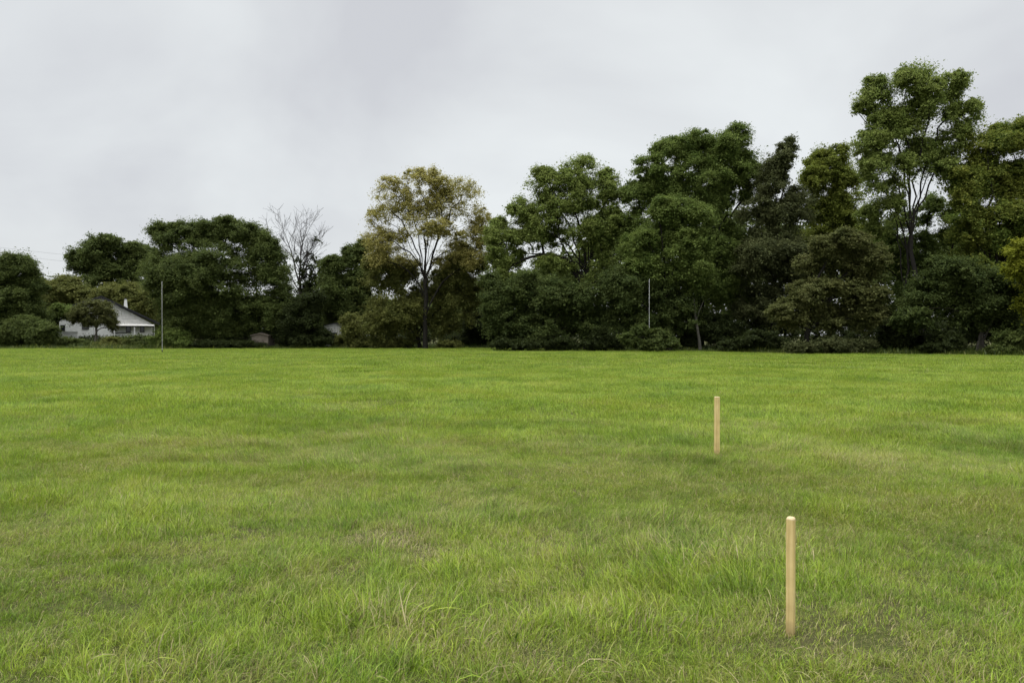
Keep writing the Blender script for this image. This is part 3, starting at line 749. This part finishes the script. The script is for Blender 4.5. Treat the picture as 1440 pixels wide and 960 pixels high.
# ------------------------------------------------------------------ house
def house():
    Y = 101; s = Y/FPX
    TURN = R(27); X = lambda px: (px-150)*s*math.cos(TURN)*(1.09 if px > 150 else 1)
    Z = lambda py: EYE + (HY-py)*s
    ox = (150-HX)*s
    h = empty('house', (ox, Y, 0), 'white bungalow with a low gable front and dark roof edges, half hidden by trees', 'house', rz=TURN)
    x = X
    D = 9.0
    # walls: one closed shell, gable to the field
    w = MB(); w.prism([(x(86), 0), (x(213), 0), (x(213), Z(457)), (x(143), Z(418)), (x(86), Z(437))], 0, D)
    w.build('wall', M_WHITE, h)
    c = MB()
    prof = lambda p: np.interp(p, [86, 143, 213], [Z(437), Z(418), Z(457)])
    rows = 9; z0, z1 = Z(456), Z(419.5)
    for r in range(rows):                                   # weatherboards over the right half of the gable, each lapping the one below
        a0 = z0 + (z1-z0)*r/rows; a1 = z0 + (z1-z0)*(r+1)/rows - .015
        xr0 = np.interp(a1, [Z(457), Z(418)], [x(211), x(143)]); xl = x(132)
        if a1 > Z(421): xl = x(140)
        c.add([(xl, -.02, a1), (xl, -.06, a0), (xr0, -.06, a0), (xr0, -.02, a1), (xl, -.004, a1), (xl, -.004, a0), (xr0, -.004, a0), (xr0, -.004, a1)],
              [(0,1,2,3), (7,6,5,4), (0,4,5,1), (3,2,6,7), (1,5,6,2), (0,3,7,4)])
    c.build('gable_cladding', M_CLAD, h)
    r = MB(); t = .16
    r.prism([(x(83), Z(438.2)), (x(143), Z(417.6)), (x(143), Z(417.6)+t), (x(83), Z(438.2)+t)], -.45, D+.3)
    r.prism([(x(143)+.004, Z(417.6)), (x(220), Z(455.5)), (x(220), Z(455.5)+t), (x(143)+.004, Z(417.6)+t)], -.45, D+.3)
    roof = r.build('roof', M_ROOF, h)
    b = MB()
    b.prism([(x(143.4), Z(419.6)), (x(219), Z(456.8)), (x(219), Z(455.7)), (x(143.4), Z(417.9))], -.49, -.453)
    b.prism([(x(84), Z(439.4)), (x(142.6), Z(419.6)), (x(142.6), Z(417.9)), (x(84), Z(438))], -.49, -.453)
    b.build('bargeboard', M_DARK, roof)
    ch = MB()
    ch.add([(x(172), 1.2, Z(430)), (x(177), 1.2, Z(432)), (x(177), 2.0, Z(432)), (x(172), 2.0, Z(430)),
            (x(173), 1.3, Z(419)), (x(176), 1.3, Z(419)), (x(176), 1.9, Z(419)), (x(173), 1.9, Z(419))],
           [(0,3,2,1), (4,5,6,7), (0,1,5,4), (1,2,6,5), (2,3,7,6), (3,0,4,7)])
    chim = ch.build('chimney', M_WHITE, roof)
    cc = MB(); cc.box(x(172.6), x(176.4), 1.22, 1.98, Z(419)+.003, Z(418)); cc.build('chimney_cap', M_DARK, roof)
    # porch along the right half: lean-to roof strip, dark beam, posts, sill
    p = MB(); p.add([(x(157), -.8, Z(458.2)), (x(212), -.8, Z(458.2)), (x(212), -.07, Z(456.2)), (x(157), -.07, Z(456.2)),
                     (x(157), -.8, Z(457.2)), (x(212), -.8, Z(457.2)), (x(212), -.07, Z(455.2)), (x(157), -.07, Z(455.2))],
                    [(0,3,2,1), (4,5,6,7), (0,1,5,4), (1,2,6,5), (2,3,7,6), (3,0,4,7)])
    p.build('porch_roof', M_CLAD, h)
    p = MB(); p.box(x(157.3), x(211.7), -.74, -.62, Z(459.6), Z(458.25)); p.build('porch_beam', M_DARK, h)
    for q in (160, 186, 210.5):
        p = MB(); p.box(x(q)-.07, x(q)+.07, -.75, -.61, 0, Z(459.65)); p.build('porch_post', M_WHITE if q < 200 else M_DARK, h)
    p = MB(); p.box(x(157), x(181), -.12, -.003, Z(468), Z(467)); p.build('ledge', M_DARK, h)
    p = MB(); p.box(x(76), x(112), -2.3, -2.05, 0, Z(467)); p.box(x(76)-.08, x(112)+.08, -2.36, -1.99, Z(467)+.003, Z(466.2)); p.build('garden_wall', M_WHITE, h)
    def win(px, py, wpx, hpx, mull=True):
        x0, x1, z1_, z0_ = x(px-wpx/2), x(px+wpx/2), Z(py-hpx/2), Z(py+hpx/2)
        f = MB(); e = .07
        f.box(x0-e, x1+e, -.05, -.003, z1_, z1_+e); f.box(x0-e, x1+e, -.08, -.003, z0_-e, z0_)
        f.box(x0-e, x0, -.05, -.003, z0_, z1_); f.box(x1, x1+e, -.05, -.003, z0_, z1_)
        fr = f.build('window', M_DARK, h)
        g = MB(); g.box(x0, x1, -.02, -.004, z0_, z1_); g.build('pane', M_GLASS, fr)
    win(90.8, 461.5, 4.4, 7); win(178, 462.5, 4.6, 7.5); win(196, 462.5, 4.6, 7.5); win(121, 458, 8, 9)
house()


def shed(name, label, px0, px1, py_top, Y, mw, mr, door):
    s = Y/FPX; X0, X1 = (px0-HX)*s, (px1-HX)*s; cx = (X0+X1)/2; w = (X1-X0)/2; zt = EYE + (HY-py_top)*s
    h = empty(name, (cx, Y, 0), label, 'shed')
    a = MB(); a.prism([(-w, 0), (w, 0), (w, zt-.25), (0, zt), (-w, zt-.25)], 0, 2.4); a.build('wall', mw, h)
    r = MB(); r.prism([(-w-.15, zt-.28), (0, zt+.005), (0, zt+.09), (-w-.15, zt-.2)], -.15, 2.55)
    r.prism([(.003, zt+.005), (w+.15, zt-.28), (w+.15, zt-.2), (.003, zt+.09)], -.15, 2.55); r.build('roof', mr, h)
    d = MB(); d.box(-.38, .38, -.04, -.003, .05, min(1.9, zt-.45)); dd = d.build('door', door, h)
    k = MB(); k.box(.27, .31, -.08, -.043, .9, 1.0); k.build('handle', M_DARK, dd)
shed('garden_shed', 'small brown and white shed glimpsed under the wide dense tree', 354, 377, 469, 86.6, M_BROWN, M_BROWN, M_BROWN)
shed('garden_shed', 'pale outbuilding glimpsed through leaves left of the autumn tinted tree', 456, 484, 455, 90.5, M_SHED, M_DARK, M_DARK)


# ------------------------------------------------------------------ poles and cables
def pole(name, label, px, py0, py1, Y, r, mat):
    x, y = (px-HX)/FPX*Y, Y
    zt = EYE + (HY-py1)/FPX*Y
    t = empty(name, (x, y, float(gh(x, y))), label, 'pole')
    V, F = tubes([(np.array([[0, 0, -.3], [0, 0, zt*.5], [0, 0, zt-.03], [0, 0, zt]]), np.array([r, r*.95, r*.9, r*.5]))])
    k = 5 if r <= .12 else 7
    mesh_np('shaft', V, F, mat, t, smooth=True)
    V, F = tubes([(np.array([[0, 0, -.2], [0, 0, .25], [0, 0, .27]]), np.array([r*1.5, r*1.5, r*.98]))])
    mesh_np('base_sleeve', V, F, M_DARK, t, smooth=True)
    V, F = tubes([(np.array([[0, 0, zt-.06], [0, 0, zt+.02], [0, 0, zt+.05]]), np.array([r*1.15, r*1.15, r*.2]))])
    mesh_np('top_cap', V, F, mat, t, smooth=True)
pole('metal_pole', 'tall thin grey pole standing alone at the far edge of the field', 228, 497, 397, 65, .029, M_METAL)
pole('metal_pole', 'thin white pole rising out of a leafy bush against dark trees', 913, 490, 393, 67.4, .02, plain('white_pole_paint', (.72,.73,.74), .5, 3, .08))


def cable(label, a, b, Y0, Y1, sag):
    p, q = at(*a, Y0), at(*b, Y1)
    t = np.linspace(0, 1, 24)[:, None]
    pts = p*(1-t) + q*t; pts[:, 2] -= sag*4*t[:, 0]*(1-t[:, 0])
    V, F = tubes([(pts, np.full(24, .02))])
    o = mesh_np('overhead_cable', V, F, M_WIRE, smooth=True)
    tag(o, label, 'cable', 'overhead cables at the left')
cable('uppermost overhead cable crossing the sky above the left edge tree', (-420,290), (330,380), 140, 190, 1.2)
cable('middle overhead cable, just under the uppermost one at the left', (-420,298), (330,388), 140, 190, 1.4)
cable('lowest overhead cable, faint between the left edge tree and the round crowned tree', (-420,318), (330,418), 140, 190, 1.6)


# ------------------------------------------------------------------ the two stakes
def stake(label, px, py, Y, hgt, wid, rz, dome, cham):
    x, y = (px-HX)/FPX*Y, Y
    z = EYE - (py-HY)/FPX*Y
    t = empty('wooden_stake', (x, y, z), label, 'stake', 'survey stakes in the field', rz)
    w = wid/2; c = cham
    prof = [(w-c, -w), (w, -w+c), (w, w-c), (w-c, w), (-w+c, w), (-w, w-c), (-w, -w+c), (-w+c, -w)]
    n = len(prof)
    rings = [(-.35, .55), (-.2, 1), (0, 1.0), (hgt*.33, 1.004), (hgt*.66, .998), (hgt-dome-.004, 1)]
    V = [(px_*k, py_*k, zz) for zz, k in rings for px_, py_ in prof]
    F = [(r*n+i, r*n+(i+1) % n, (r+1)*n+(i+1) % n, (r+1)*n+i) for r in range(len(rings)-1) for i in range(n)]
    m = MB(); m.add(V, F); m.build('shaft', M_STAKE, t)
    top = [(hgt-dome-.004, 1.0), (hgt-dome, .985)] + [(hgt-dome+dome*math.sin(a), .97*math.cos(a)) for a in (R(25), R(50), R(72))]
    V = [(px_*k, py_*k, zz) for zz, k in top for px_, py_ in prof] + [(0, 0, hgt)]
    F = [(r*n+i, r*n+(i+1) % n, (r+1)*n+(i+1) % n, (r+1)*n+i) for r in range(len(top)-1) for i in range(n)]
    b = (len(top)-1)*n
    F += [(b+i, b+(i+1) % n, len(V)-1) for i in range(n)]
    m = MB(); m.add(V, F); o = m.build('sawn_top', M_STAKE_END, t)
    for p in o.data.polygons: p.use_smooth = dome > .008
stake('nearer pale wooden stake with a rounded top, standing in worn grass', 1113, 896, 3.94, .643, .042, R(-33), .011, .005)
stake('farther pale wooden stake with a flat sawn top, standing in even grass', 1008.5, 641, 9.96, .80, .063, R(0), .004, .004)

# ------------------------------------------------------------------ sky and light
world = bpy.data.worlds.new('World'); S.world = world; world.use_nodes = True
nt = world.node_tree; ns = nt.nodes; ln = nt.links; ns.clear()
EL, AZ = 62, 235            # sun height; direction it stands in, clockwise from +Y (behind left)
out = N(ns, 'ShaderNodeOutputWorld'); bg = N(ns, 'ShaderNodeBackground', in_Strength=.1)
sky = N(ns, 'ShaderNodeTexSky', sky_type='NISHITA', sun_disc=False, sun_elevation=R(EL), sun_rotation=R(AZ))
tc = N(ns, 'ShaderNodeTexCoord'); sep = N(ns, 'ShaderNodeSeparateXYZ'); ln.new(tc.outputs['Generated'], sep.inputs[0])
# cloud deck: noise on a flat layer overhead
zc = N(ns, 'ShaderNodeMath', operation='MAXIMUM'); ln.new(sep.outputs['Z'], zc.inputs[0]); zc.inputs[1].default_value = 0.0
za = N(ns, 'ShaderNodeMath', operation='ADD'); ln.new(zc.outputs[0], za.inputs[0]); za.inputs[1].default_value = .8
dv = N(ns, 'ShaderNodeVectorMath', operation='DIVIDE'); cb = N(ns, 'ShaderNodeCombineXYZ')
for k in range(3): ln.new(za.outputs[0], cb.inputs[k])
ln.new(tc.outputs['Generated'], dv.inputs[0]); ln.new(cb.outputs[0], dv.inputs[1])
mp = N(ns, 'ShaderNodeMapping'); mp.inputs['Rotation'].default_value = (0, 0, R(-28)); mp.inputs['Scale'].default_value = (1.0, 1.15, .8); mp.inputs['Location'].default_value = (3.9, 3.3, 9)
ln.new(dv.outputs[0], mp.inputs['Vector'])
nz = N(ns, 'ShaderNodeTexNoise', in_Scale=2.3, in_Detail=5.0, in_Roughness=.5, in_Distortion=.35); ln.new(mp.outputs[0], nz.inputs['Vector'])
r = ramp(ns, [(.34, (6.2, 6.3, 6.55)), (.5, (7.25, 7.45, 7.55)), (.64, (8.0, 8.27, 8.3))]); ln.new(nz.outputs['Fac'], r.inputs['Fac'])
for e in r.color_ramp.elements: pass
# an overcast sky is about three times brighter overhead than near the horizon
mr = N(ns, 'ShaderNodeMapRange', interpolation_type='SMOOTHSTEP'); ln.new(sep.outputs['Z'], mr.inputs['Value'])
mr.inputs['From Min'].default_value = .45; mr.inputs['From Max'].default_value = 1.0; mr.inputs['To Min'].default_value = 1.0; mr.inputs['To Max'].default_value = 3.6
vm = N(ns, 'ShaderNodeVectorMath', operation='SCALE'); ln.new(r.outputs['Color'], vm.inputs[0]); ln.new(mr.outputs[0], vm.inputs['Scale'])
col = mixc(ns, ln, .9, sky.outputs['Color'], vm.outputs[0])
ln.new(col, bg.inputs['Color']); ln.new(bg.outputs[0], out.inputs['Surface'])

sl = bpy.data.lights.new('sun', 'SUN'); sl.energy = 1.4; sl.angle = R(18); sl.color = (1, .97, .92)
so = bpy.data.objects.new('sun', sl); COL.objects.link(so)
so.rotation_euler = (R(90-EL), 0, R(180-AZ))
so.location = (-20, -20, 40)

cam = bpy.data.cameras.new('camera'); cam.lens = 26; cam.sensor_width = 36; cam.clip_end = 4000; cam.clip_start = .05
co = bpy.data.objects.new('camera', cam); COL.objects.link(co)
co.location = (0, 0, EYE); co.rotation_euler = (R(90) - math.atan(9/1040), 0, 0)
S.camera = co
S.view_settings.view_transform = 'Standard'; S.view_settings.look = 'None'; S.view_settings.exposure = .12; S.view_settings.gamma = 1
S.view_settings.use_curve_mapping = False
S.render.engine = 'CYCLES'
S.cycles.use_denoising = True
S.cycles.max_bounces = 8; S.cycles.diffuse_bounces = 4; S.cycles.transmission_bounces = 4
print('LEAVES', NL, 'TUFTS', len(P))
